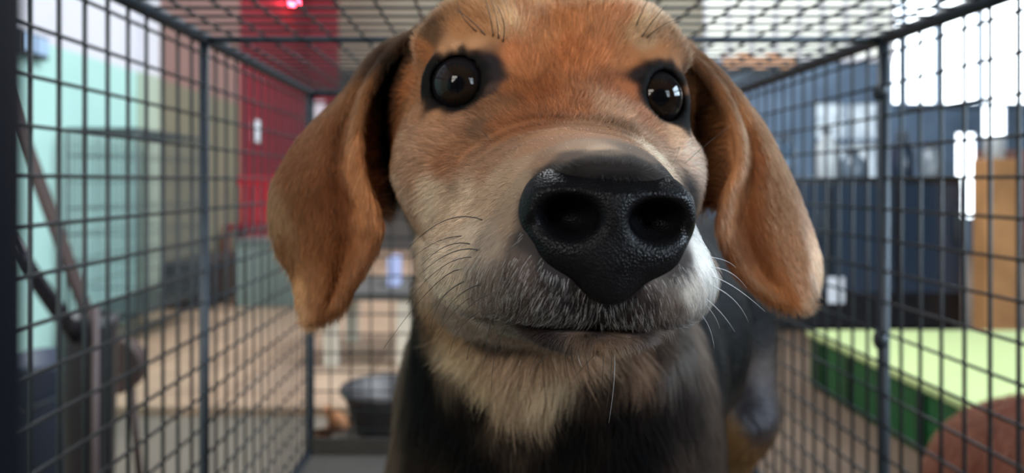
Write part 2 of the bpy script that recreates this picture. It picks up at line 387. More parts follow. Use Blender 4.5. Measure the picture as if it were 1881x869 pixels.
# wooden post
p0, p1 = at(1813, 0, 3.24).x, at(1868, 0, 3.24).x
o = MB().box(p0, 3.24, FLOOR - .01, p1, 3.34, .10).build('wooden_post', mat('orange_wood', srgb(206, 152, 100), .6, noise=(7, .7, srgb(160, 112, 70))), bevel=.006)
tag(o, 'square orange brown wooden post beside the black cabinet', 'post')
t = empty('paint_can', ((p0 + p1) / 2, 3.29, .10)); tag(t, 'pale can standing on top of the wooden post', 'can')
MB().lathe(((p0 + p1) / 2, 3.29, .10), [(.001, 0), (.04, 0), (.04, .09), (.042, .095), (.036, .095), (.001, .09)], n=28).build('can_body', M['white'], t, smooth=True)
# ------------------------------------------------------------------ the cage the camera looks into
GX0, GX1, GY0, GYM, GY1, GZ = -.2507, .351, .05, .675, 1.08, .1273
steel = mat('blue_grey_steel', srgb(40, 50, 60), .5, metal=.3, noise=(60, .7, srgb(26, 34, 43)))
wire = mat('dark_wire', srgb(26, 33, 38), .5, metal=.2, noise=(120, .7, srgb(15, 20, 25)))
cage = empty('wire_cage', (.05, .56, FLOOR - .03))
tag(cage, 'large dark steel wire mesh cage that encloses the tan hound', 'cage')
PY, PZ = .0286, .0272
def side_panel(x, ya, yb):
    g = MB(); n = round((yb - ya) / PY)
    ys = [GYM + (k * PY if yb > GYM + .01 else -k * PY) for k in range(1, n)]
    for y in ys:
        if ya < y < yb: g.tube([(x, y, TRAY), (x, y, GZ)], .00145, 6)
    z = .0035 + PZ * 4
    while z > TRAY: g.tube([(x + .0022 * (1 if x < 0 else -1), ya, z), (x + .0022 * (1 if x < 0 else -1), yb, z)], .0013, 6); z -= PZ
    return g
for x in (GX0, GX1):
    side_panel(x, GY0, GYM).build('side_mesh', wire, cage, smooth=True)
    side_panel(x, GYM, GY1).build('side_mesh', wire, cage, smooth=True)
def top_panel(ya, yb):
    g = MB(); x = GX0 + PY
    while x < GX1 - .005: g.tube([(x, ya, GZ), (x, yb, GZ)], .0012, 6); x += PY
    y = ya + PY
    while y < yb - .005: g.tube([(GX0, y, GZ + .002), (GX1, y, GZ + .002)], .0013, 6); y += PY
    return g
top_panel(GY0, GYM).build('roof_mesh', wire, cage, smooth=True)
top_panel(GYM, GY1).build('roof_mesh', wire, cage, smooth=True)
g = MB(); x = GX0 + PY
while x < GX1 - .005: g.tube([(x, GY1, TRAY), (x, GY1, GZ)], .0014, 6); x += PY
z = .0035 + PZ * 4
while z > TRAY: g.tube([(GX0, GY1 - .002, z), (GX1, GY1 - .002, z)], .0013, 6); z -= PZ
g.build('back_mesh', wire, cage, smooth=True)
for x, r in ((GX0, .0046), (GX1, .0050)):
    for y in (GY0, GYM, GY1):
        MB().tube([(x, y, FLOOR - .03 if x < 0 else FLOOR - .01), (x, y, GZ)], r if y == GYM else .0058, 12).build('post', steel, cage, smooth=True)
    for z in (GZ, TRAY): MB().tube([(x, GY0, z), (x, GY1, z)], .0058, 12).build('rail', steel, cage, smooth=True)
for y in (GY0, GYM, GY1):
    MB().tube([(GX0, y, GZ - .001), (GX1, y, GZ - .001)], .0034 if y == GYM else .0052, 12).build('cross_bar', steel, cage, smooth=True)
MB().tube([(GX0, GY1, TRAY), (GX1, GY1, TRAY)], .0052, 12).build('cross_bar', steel, cage, smooth=True)
MB().tube([(GX0, GY0, TRAY), (GX1, GY0, TRAY)], .0052, 12).build('cross_bar', steel, cage, smooth=True)
tr = mat('worn_tray', srgb(70, 64, 58), .7, noise=(9, .8, srgb(44, 40, 37)))
MB().box(GX0 + .004, GY0, TRAY - .008, GX1 - .004, GY1 - .004, TRAY).box(GX0 + .004, GY1 - .01, TRAY, GX1 - .004, GY1 - .006, TRAY + .02).build('tray', tr, cage)
# the jamb of the open doorway, close to the camera
MB().tube([(-.0425, GY0, TRAY), (-.0425, GY0, GZ)], .0105, 20).build('door_jamb', mat('navy_steel', srgb(6, 7, 14), .8, spec=.05), cage, smooth=True)
g = MB(); x = -.07
while x > GX0: g.tube([(x, GY0, TRAY), (x, GY0, GZ)], .0014, 6); x -= PY
z = .0035 + PZ * 4
while z > TRAY: g.tube([(GX0, GY0, z), (-.045, GY0, z)], .0013, 6); z -= PZ
g.build('front_mesh', wire, cage, smooth=True)
for k in range(2): MB().tube([(GX1, GYM + .0 , .08 - k * .22), (GX1 - .006, GYM, .08 - k * .22)], .008, 8).build('clamp', steel, cage, smooth=True)
DOG_FUR = True
N_HAIR = 700000
# ------------------------------------------------------------------ sculpting by distance fields
def smin(a, b, k):
    h = np.clip(0.5 + 0.5 * (b - a) / k, 0, 1)
    return b + (a - b) * h - k * h * (1 - h)
def smax(a, b, k): return -smin(-a, -b, k)
def ell(P, c, r, rot=None):
    q = P - np.array(c, dtype=np.float32)
    if rot is not None: q = q @ np.array(rot, dtype=np.float32)
    r = np.array(r, dtype=np.float32)
    k0 = np.sqrt(((q / r) ** 2).sum(1)); k1 = np.sqrt(((q / (r * r)) ** 2).sum(1))
    return k0 * (k0 - 1) / np.maximum(k1, 1e-6)
def cone(P, a, b, ra, rb):
    a = np.array(a, dtype=np.float32); b = np.array(b, dtype=np.float32); ab = b - a
    t = np.clip(((P - a) @ ab) / (ab @ ab), 0, 1)
    q = P - a - t[:, None] * ab
    return np.sqrt((q * q).sum(1)) - (ra + (rb - ra) * t)
def chain(P, pts, k):
    d = None
    for (a, ra), (b, rb) in zip(pts[:-1], pts[1:]):
        e = cone(P, a, b, ra, rb); d = e if d is None else smin(d, e, k)
    return d
def torus(P, c, ax, R, r, squash=(1, 1)):
    q = P - np.array(c, dtype=np.float32); ax = np.array(ax, dtype=np.float32)
    h = q @ ax; w = q - h[:, None] * ax
    rad = np.sqrt((w * w).sum(1))
    return np.sqrt((rad - R) ** 2 + h * h) - r

class Table:
    def __init__(self, xs, ys, sig=0.004):
        g = np.arange(xs[0] - 0.03, xs[-1] + 0.03, 0.0005); y = np.interp(g, xs, ys)
        n = int(3 * sig / 0.0005); k = np.exp(-0.5 * (np.arange(-n, n + 1) * 0.0005 / sig) ** 2); k /= k.sum()
        self.g = g; self.y = np.convolve(np.pad(y, n, 'edge'), k, 'valid')
    def __call__(self, x): return np.interp(x, self.g, self.y).astype(np.float32)

def surface_nets(D, org, h):
    nx, ny, nz = D.shape; ins = D < 0
    c = sum(ins[i:nx-1+i, j:ny-1+j, k:nz-1+k].astype(np.int8) for i in (0,1) for j in (0,1) for k in (0,1))
    act = (c > 0) & (c < 8); idx = np.argwhere(act)
    num = -np.ones(act.shape, dtype=np.int64); num[act] = np.arange(len(idx))
    acc = np.zeros((len(idx), 3)); cnt = np.zeros(len(idx))
    offs = [(i, j, k) for i in (0,1) for j in (0,1) for k in (0,1)]
    for A in offs:
        for ax in range(3):
            if A[ax]: continue
            B = list(A); B[ax] = 1
            da = D[idx[:,0]+A[0], idx[:,1]+A[1], idx[:,2]+A[2]]; db = D[idx[:,0]+B[0], idx[:,1]+B[1], idx[:,2]+B[2]]
            m = (da < 0) != (db < 0)
            t = np.where(m, da / np.where(m, da - db, 1), 0)
            p = np.tile(np.array(A, float), (len(idx), 1)); p[:, ax] = t
            acc[m] += p[m]; cnt[m] += 1
    V = (idx + acc / cnt[:, None]) * h + np.array(org)
    Fs = []
    for ax in range(3):
        u, v = (ax + 1) % 3, (ax + 2) % 3
        sl0 = [slice(None)] * 3; sl1 = [slice(None)] * 3
        sl0[ax] = slice(0, -1); sl1[ax] = slice(1, None)
        a = ins[tuple(sl0)]; b = ins[tuple(sl1)]
        e = np.argwhere(a != b)
        ok = (e[:, u] > 0) & (e[:, v] > 0) & (e[:, u] < D.shape[u]-1) & (e[:, v] < D.shape[v]-1); e = e[ok]
        q = []
        for du, dv in ((-1,-1), (0,-1), (0,0), (-1,0)):
            f = e.copy(); f[:, u] += du; f[:, v] += dv; q.append(num[f[:,0], f[:,1], f[:,2]])
        q = np.stack(q, 1); fl = ~a[e[:,0], e[:,1], e[:,2]]
        q[fl] = q[fl][:, ::-1]; Fs.append(q)
    Fq = np.concatenate(Fs); Fq = Fq[(Fq >= 0).all(1)]
    return V, Fq

def sample_grid(fn, lo, hi, h):
    ax = [np.arange(lo[i], hi[i], h, dtype=np.float32) for i in range(3)]
    D = np.empty((len(ax[0]), len(ax[1]), len(ax[2])), dtype=np.float32)
    YZ = np.stack(np.meshgrid(ax[1], ax[2], indexing='ij'), -1).reshape(-1, 2)
    step = max(1, 400000 // len(YZ))
    for i in range(0, len(ax[0]), step):
        xs = ax[0][i:i+step]
        P = np.concatenate([np.column_stack([np.full(len(YZ), x, dtype=np.float32), YZ]) for x in xs])
        D[i:i+len(xs)] = fn(P).reshape(len(xs), len(ax[1]), len(ax[2]))
    return D, lo

def np_mesh(name, V, Q):
    me = bpy.data.meshes.new(name)
    me.vertices.add(len(V)); me.vertices.foreach_set('co', V.astype(np.float32).ravel())
    n = Q.shape[1]
    me.loops.add(Q.size); me.loops.foreach_set('vertex_index', Q.astype(np.int32).ravel())
    me.polygons.add(len(Q)); me.polygons.foreach_set('loop_start', np.arange(0, Q.size, n, dtype=np.int32))
    me.update(calc_edges=True); me.validate()
    me.polygons.foreach_set('use_smooth', np.ones(len(me.polygons), dtype=bool))
    return me

# ------------------------------------------------------------------ the dog: head frame
O = np.array([0.0203, 0.235, 0.0]); YAW = math.radians(4.0); ROLL = math.radians(3.0)
cy_, sy_, cr_, sr_ = math.cos(YAW), math.sin(YAW), math.cos(ROLL), math.sin(ROLL)
def to_local(P):
    x = P[:, 0] - O[0]; y = P[:, 1] - O[1]; z = P[:, 2]
    aw = x * cy_ + y * sy_; d = -x * sy_ + y * cy_ + O[1]
    return np.column_stack([aw * cr_ - z * sr_, d, z * cr_ + aw * sr_]).astype(np.float32)
def to_world(L):
    L = np.atleast_2d(np.array(L, float)); a, d, z = L[:, 0], L[:, 1] - O[1], L[:, 2]
    aw = a * cr_ + z * sr_; zw = z * cr_ - a * sr_
    return np.column_stack([O[0] + aw * cy_ - d * sy_, O[1] + aw * sy_ + d * cy_, zw])

DS  = [.146, .150, .156, .165, .18, .195, .21, .225, .24, .255, .27, .29, .31, .34]
W_  = Table(DS, [.008, .0135, .0175, .0215, .0255, .0295, .034, .0395, .0440, .0475, .0505, .053, .050, .044])
ZT_ = Table(DS, [-.003, .0012, .0052, .0082, .0112, .0140, .0190, .0300, .0465, .0630, .074, .081, .082, .074])
ZC_ = Table(DS, [-.013, -.014, -.015, -.017, -.018, -.017, -.013, -.006, .001, .007, .012, .015, .015, .015])
ZB_ = Table(DS, [-.024, -.0270, -.0292, -.0312, -.0342, -.0345, -.034, -.034, -.034, -.034, -.034, -.034, -.032, -.03])
JD  = [.158, .165, .175, .19, .21, .23, .25, .27, .30]
JW_ = Table(JD, [.011, .0155, .0185, .0225, .028, .033, .037, .040, .042])
JB_ = Table(JD, [-.0345, -.0375, -.0392, -.0405, -.043, -.047, -.052, -.056, -.058])

EYE = [dict(c=(-.0296, .2365, .0280), ax=(-.36, -.92, .10), R=.0094), dict(c=(.0304, .2375, .0278), ax=(.48, -.87, .10), R=.0094)]
for e in EYE:
    a = np.array(e['ax']); e['ax'] = a / np.linalg.norm(a)

def head_sdf(L):
    a = np.abs(L[:, 0]); d = L[:, 1]; z = L[:, 2]
    w = W_(d); zt = ZT_(d); zc = ZC_(d); zb = ZB_(d)
    hh = np.where(z > zc, zt - zc, zc - zb)
    n = 2.25
    r = (np.power(np.abs(z - zc) / hh, n) + np.power(a / w, n)) ** (1 / n)
    D = (r - 1) * np.minimum(w, hh) * 0.9
    D = smax(D, 0.1555 - .0045 * np.clip((z + .0005) / .004, 0, 1) + .5 * np.maximum(-.020 - z, 0) - d, 0.006)
    D = smax(D, d - 0.335, 0.02)
    A = np.column_stack([a, d, z])
    D = smin(D, ell(A, (.0112, .1705, -.0195), (.0148, .0150, .0118)), .005)      # lip pads
    D = smin(D, ell(A, (.0160, .184, -.0225), (.0140, .018, .0110)), .007)
    D = smin(D, ell(A, (.0220, .200, -.0230), (.0150, .020, .0115)), .008)
    D = smin(D, ell(A, (.0220, .246, .0500), (.0140, .010, .0090)), .022)         # brows
    D = smin(D, ell(A, (.0320, .248, .0430), (.0120, .010, .0060)), .008)
    D = smin(D, ell(A, (.0350, .246, .0050), (.0120, .020, .0130)), .012)         # cheek bones
    for q, (zz, dd) in enumerate(((.0135, .186), (.0155, .193), (.0175, .200))):  # wrinkles over the bridge
        D = smax(D, -(np.sqrt((z - zz + a*a*14) ** 2 + (d - dd - a * .25) ** 2) - .0006), .0028)
    D = smax(D, -ell(A, (.0090, .150, -.0072), (.0072, .018, .0064)), .001)          # room for the nostrils
    # philtrum
    D = smax(D, -cone(A, (0, .1545, -.018), (0, .1575, -.034), .0008, .0010), .0022)
    # lower jaw, its upper edge makes the lip line
    jw = JW_(d); jb = JB_(d); jc = np.full_like(jb, -.024)
    jh = np.where(z > jc, .010, jc - jb)
    jr = (np.power(np.abs(z - jc) / jh, 2.2) + np.power(a / jw, 2.2)) ** (1 / 2.2)
    J = (jr - 1) * np.minimum(jw, jh)
    J = smax(J, .1625 - d, .006); J = smax(J, d - .29, .02)
    D = smin(D, J, .0012)
    D = smax(D, -(np.maximum(np.abs(z + .0315 + 2.5 * a * a) - .0004, 0) + np.maximum(d - .184, 0) + np.maximum(a - .0225, 0) - .0005), .0012)
    return D

def eye_ops(D, L):
    for e in EYE:
        c = np.array(e['c']); ax = e['ax']
        near = np.sqrt(((L - c.astype(np.float32)) ** 2).sum(1)) < .03
        if not near.any(): continue
        Q = L[near]; Dn = D[near]
        Dn = smax(Dn, -ell(Q, c + ax * .006, (.0112, .0112, .0100)), .003)     # socket
        Dn = smin(Dn, np.sqrt(((Q - c) ** 2).sum(1)) - .0086, .002)
        Dn = smin(Dn, torus(Q, c + ax * .0040, ax, .0098, .0018), .0060)
        Dn = smax(Dn, -(np.sqrt(((Q - c - ax * .0006) ** 2).sum(1)) - e['R'] - .00005), .0008)
        D[near] = Dn
    return D

def ear_sheet(rows, bulge, nu=26, nv=40):
    # rows: (inner pixel x,y, depth, outer pixel x,y, depth)
    A = np.array([tuple(at(r[0], r[1], r[2])) for r in rows]); B = np.array([tuple(at(r[3], r[4], r[5])) for r in rows])
    def cr(K, t):
        n = len(K) - 1; x = np.clip(t * n, 0, n - 1e-6); i = x.astype(int); f = (x - i)[:, None]
        p0 = K[np.maximum(i-1, 0)]; p1 = K[i]; p2 = K[i+1]; p3 = K[np.minimum(i+2, n)]
        return 0.5*((2*p1)+(-p0+p2)*f+(2*p0-5*p1+4*p2-p3)*f*f+(-p0+3*p1-3*p2+p3)*f**3)
    t = np.linspace(0, 1, nv); a = cr(A, t); b = cr(B, t); V = []
    for j in range(nv):
        for i in range(nu):
            s = i / (nu - 1); p = a[j] * (1 - s) + b[j] * s
            env = min(1, t[j] * 4) * min(1, (1 - t[j]) * 6) * (bulge > 0)
            p = p + np.array([0, -bulge * 4 * s * (1 - s) - env * (.0035 * math.exp(-(s / .09) ** 2) - .0045 * math.exp(-((s - .26) / .11) ** 2)) + 0.004 * math.sin(s * 5 + t[j] * 4) * s * (1-s), 0])
            V.append(Vector(p))
    Fq = [(j*nu+i, j*nu+i+1, (j+1)*nu+i+1, (j+1)*nu+i) for j in range(nv-1) for i in range(nu-1)]
    return BVHTree.FromPolygons(V, Fq), np.array(V)

LEAR = [(790,50,.282, 760,75,.300), (735,85,.272, 690,105,.295), (685,155,.266, 640,168,.290), (662,250,.260, 562,248,.288),
        (672,330,.259, 512,325,.287), (697,400,.260, 500,385,.286), (692,450,.262, 512,450,.285), (655,515,.265, 542,505,.283), (628,562,.268, 552,555,.279), (598,582,.271, 566,582,.274)]
REAR = [(1215,70,.285, 1255,92,.300), (1262,105,.276, 1305,130,.295), (1312,160,.270, 1352,182,.290), (1345,235,.265, 1400,240,.290),
        (1350,300,.263, 1436,305,.289), (1328,360,.264, 1462,362,.289), (1318,420,.265, 1482,415,.288), (1345,490,.267, 1499,470,.286), (1392,535,.269, 1499,515,.283), (1432,556,.271, 1484,550,.277)]
RFOLD = [(1262,130,.282, 1310,150,.274), (1270,200,.285, 1335,210,.272), (1270,260,.286, 1345,270,.272), (1268,320,.285, 1340,330,.272), (1290,372,.280, 1322,375,.272)]
LFOLD = [(745,110,.285, 700,130,.275), (722,190,.288, 675,200,.270), (715,260,.290, 662,270,.269), (718,330,.289, 680,340,.268), (715,385,.285, 697,395,.268)]
ears = [ear_sheet(LEAR, .007), ear_sheet(REAR, .007), ear_sheet(RFOLD, -.003), ear_sheet(LFOLD, -.004)]
EAR_T = .0016

def ear_dist(P, tree, V):
    D = np.full(len(P), .02, dtype=np.float32)
    lo = V.min(0) - .008; hi = V.max(0) + .008
    m = ((P > lo) & (P < hi)).all(1)
    ids = np.nonzero(m)[0]
    for i in ids:
        r = tree.find_nearest(Vector(P[i].tolist()), .012)
        if r[0] is not None: D[i] = r[3]
    return D - EAR_T

TORSO = [((.024, .315, -.035), .043), ((.030, .345, -.085), .052), ((.034, .375, -.135), .062), ((.060, .46, -.115), .072),
         ((.105, .56, -.110), .076), ((.152, .68, -.098), .072), ((.168, .73, -.108), .060)]
def leg(pts): return pts
LEGS = [
    [((-.008, .372, -.150), .036), ((-.016, .365, -.200), .026), ((-.016, .380, -.235), .018), ((-.018, .375, -.335), .013), ((-.018, .370, -.362), .014)],
    [((.074, .385, -.140), .034), ((.080, .378, -.200), .026), ((.080, .392, -.235), .018), ((.082, .386, -.335), .013), ((.082, .381, -.362), .014)],
    [((.125, .690, -.120), .050), ((.110, .665, -.190), .036), ((.112, .720, -.250), .019), ((.110, .765, -.290), .013), ((.108, .745, -.362), .013)],
    [((.205, .680, -.125), .050), ((.200, .640, -.195), .040), ((.204, .680, -.255), .025), ((.205, .755, -.290), .013), ((.203, .735, -.362), .013)]]
PAWS = [(-.018, .358, -.368), (.082, .369, -.368), (.108, .733, -.368), (.203, .723, -.368)]
TAIL = [((.175, .775, -.075), .020), ((.190, .83, -.06), .013), ((.20, .87, -.10), .010), ((.20, .885, -.16), .006)]
def body_sdf(P):
    D = chain(P, TORSO, .03)
    D = smin(D, ell(P, (.028, .335, -.115), (.052, .035, .050)), .025)       # fore chest
    D = smin(D, ell(P, (.080, .40, -.115), (.030, .06, .065)), .02)          # shoulder
    D = smin(D, ell(P, (-.012, .40, -.115), (.030, .06, .065)), .02)
    for l in LEGS: D = smin(D, chain(P, l, .008), .016)
    for p in PAWS:
        D = smin(D, ell(P, p, (.016, .024, .012)), .006)
        for k in (-1.5, -.5, .5, 1.5):
            D = smin(D, ell(P, (p[0] + k * .0072, p[1] - .020 + abs(k) * .003, p[2] - .002), (.0048, .010, .0085)), .002)
    D = smin(D, chain(P, TAIL, .01), .01)
    return D
def neck_sdf(P): return chain(P, [((.0205, .285, .005), .040), ((.022, .300, -.035), .042), ((.030, .340, -.085), .052)], .02)

def dog_sdf(P):
    D = body_sdf(P)
    m = P[:, 1] < .40
    if m.any():
        Q = P[m]; L = to_local(Q)
        H = head_sdf(L)
        Dn = smin(D[m], neck_sdf(Q), .015)
        Dn = smin(Dn, H, .012)
        for ca, cb in (((-.024, .285, .034), (-.034, .288, .041)), ((.060, .288, .030), (.070, .290, .038))):
            Dn = smin(Dn, cone(Q, ca, cb, .016, .008), .012)
        for t, V in ears: Dn = smin(Dn, ear_dist(Q, t, V), .004)
        Dn = eye_ops(Dn, L)
        D[m] = Dn
    return D

# noise made of sines, for tufts and mottling
_rs = np.random.RandomState(5)
_K = _rs.normal(size=(3, 12, 3)); _PH = _rs.uniform(0, 6.28, (3, 12))
def wob(P, scale, c=0):
    return np.sin(P @ (_K[c].T * scale) + _PH[c]).mean(1) * 1.8

# coat pattern: points on the coat and their colour
COAT = []
def C(s):
    for t in s.split(';'):
        v = [float(x) for x in t.split()]
        if v: COAT.append(v)
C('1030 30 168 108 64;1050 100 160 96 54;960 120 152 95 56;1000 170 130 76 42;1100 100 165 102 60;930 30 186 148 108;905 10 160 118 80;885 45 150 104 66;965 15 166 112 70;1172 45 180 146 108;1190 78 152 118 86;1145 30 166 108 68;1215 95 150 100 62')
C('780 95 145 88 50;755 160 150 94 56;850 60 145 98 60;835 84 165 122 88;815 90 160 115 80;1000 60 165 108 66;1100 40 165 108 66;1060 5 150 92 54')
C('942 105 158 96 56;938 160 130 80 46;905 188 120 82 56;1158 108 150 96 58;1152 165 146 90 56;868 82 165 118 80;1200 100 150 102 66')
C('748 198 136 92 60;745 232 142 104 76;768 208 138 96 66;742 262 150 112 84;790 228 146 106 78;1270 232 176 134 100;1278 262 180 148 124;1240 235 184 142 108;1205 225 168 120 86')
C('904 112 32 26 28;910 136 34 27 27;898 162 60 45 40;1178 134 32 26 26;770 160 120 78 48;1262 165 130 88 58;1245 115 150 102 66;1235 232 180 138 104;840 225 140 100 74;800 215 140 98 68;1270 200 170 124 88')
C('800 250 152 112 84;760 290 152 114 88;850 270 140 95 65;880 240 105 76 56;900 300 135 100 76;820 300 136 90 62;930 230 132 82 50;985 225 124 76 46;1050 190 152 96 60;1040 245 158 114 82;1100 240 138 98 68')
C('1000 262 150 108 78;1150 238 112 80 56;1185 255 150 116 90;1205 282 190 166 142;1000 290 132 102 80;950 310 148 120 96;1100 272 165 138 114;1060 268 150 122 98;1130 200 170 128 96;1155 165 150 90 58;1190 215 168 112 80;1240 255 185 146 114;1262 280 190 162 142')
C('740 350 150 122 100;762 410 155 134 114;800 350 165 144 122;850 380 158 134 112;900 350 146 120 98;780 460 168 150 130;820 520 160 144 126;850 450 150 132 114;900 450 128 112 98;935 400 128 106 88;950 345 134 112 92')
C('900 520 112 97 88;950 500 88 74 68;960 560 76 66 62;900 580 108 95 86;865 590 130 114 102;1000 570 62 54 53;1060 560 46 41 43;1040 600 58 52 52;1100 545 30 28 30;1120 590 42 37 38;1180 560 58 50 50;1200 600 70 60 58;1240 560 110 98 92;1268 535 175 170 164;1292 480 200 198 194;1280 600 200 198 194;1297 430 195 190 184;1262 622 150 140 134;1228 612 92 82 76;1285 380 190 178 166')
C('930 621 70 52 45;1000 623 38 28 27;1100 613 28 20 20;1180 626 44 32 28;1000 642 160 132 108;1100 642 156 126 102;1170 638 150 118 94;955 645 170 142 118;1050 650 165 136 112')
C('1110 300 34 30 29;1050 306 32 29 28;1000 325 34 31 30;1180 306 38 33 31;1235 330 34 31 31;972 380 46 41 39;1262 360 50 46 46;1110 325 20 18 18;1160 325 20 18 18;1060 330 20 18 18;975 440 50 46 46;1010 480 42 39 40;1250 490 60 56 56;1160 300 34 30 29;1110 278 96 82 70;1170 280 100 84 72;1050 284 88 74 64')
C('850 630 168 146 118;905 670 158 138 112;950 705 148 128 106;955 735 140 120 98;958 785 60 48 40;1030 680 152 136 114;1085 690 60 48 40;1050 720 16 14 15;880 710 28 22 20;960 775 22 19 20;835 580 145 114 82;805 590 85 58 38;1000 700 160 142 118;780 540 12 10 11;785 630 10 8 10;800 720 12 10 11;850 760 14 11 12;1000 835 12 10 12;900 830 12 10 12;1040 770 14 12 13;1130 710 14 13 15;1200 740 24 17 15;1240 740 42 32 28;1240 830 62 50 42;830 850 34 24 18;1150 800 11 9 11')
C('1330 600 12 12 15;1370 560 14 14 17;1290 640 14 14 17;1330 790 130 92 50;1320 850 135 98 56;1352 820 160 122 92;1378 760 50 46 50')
C('560 350 100 56 27;600 450 105 60 28;580 530 121 76 43;540 300 97 54 27;655 190 112 73 43;660 230 124 80 46;668 300 160 102 60;692 370 172 114 70;672 320 170 114 70;664 260 166 110 68;698 410 168 110 68;690 430 121 75 43;620 250 99 57 30;610 350 96 52 25;630 480 112 67 35;505 400 124 89 59;550 555 165 118 76;520 460 112 72 41')  # left ear: orange coat, middle darkened for the shade of its hollow, rim lighter
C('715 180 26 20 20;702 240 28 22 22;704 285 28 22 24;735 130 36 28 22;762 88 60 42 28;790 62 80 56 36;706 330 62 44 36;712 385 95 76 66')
C('1400 300 116 68 36;1380 400 111 63 30;1450 450 118 68 34;1395 250 111 67 36;1440 530 132 80 41;1500 490 190 156 124;1492 552 129 92 63;1470 470 115 67 34;1470 520 123 73 39;1340 180 111 72 43;1300 175 90 62 42;1294 240 50 38 32;1295 330 111 65 37;1330 300 130 84 51;1320 220 122 82 51;1282 120 94 63 41;1345 350 168 114 72;1348 280 170 116 74;1338 225 160 108 68;1320 400 166 112 72;1318 440 160 108 68;1308 260 89 53 30;1300 345 96 56 32;1290 205 60 44 36;1420 400 111 65 32;1350 460 110 63 32')  # right ear: same, shade of the hollow put into the middle tones
COAT = np.array(COAT)
# the skull behind and the back, out of the camera's reach
COAT3 = [(.02,.33,.07,.34,.20,.10), (.03,.36,.02,.03,.024,.024), (.0,.40,-.05,.012,.011,.014), (.06,.44,-.04,.012,.011,.014), (.11,.56,-.03,.012,.011,.014),
         (.16,.70,-.03,.012,.011,.014), (.02,.56,-.12,.013,.012,.014), (.08,.70,-.12,.013,.012,.014), (.11,.46,-.19,.05,.04,.03), (-.03,.38,-.18,.03,.02,.015)]
for p in PAWS: COAT3.append((p[0], p[1], p[2], .30, .17, .08)); COAT3.append((p[0], p[1] + .01, p[2] + .08, .28, .16, .07))
COAT3.append((.20, .885, -.16, .5, .42, .33)); COAT3.append((.19, .82, -.06, .012, .011, .014))

ALB = 1.25
SAT = .94
def lin(c):
    c = c / 255.0
    return np.where(c <= .04045, c / 12.92, ((c + .055) / 1.055) ** 2.4)

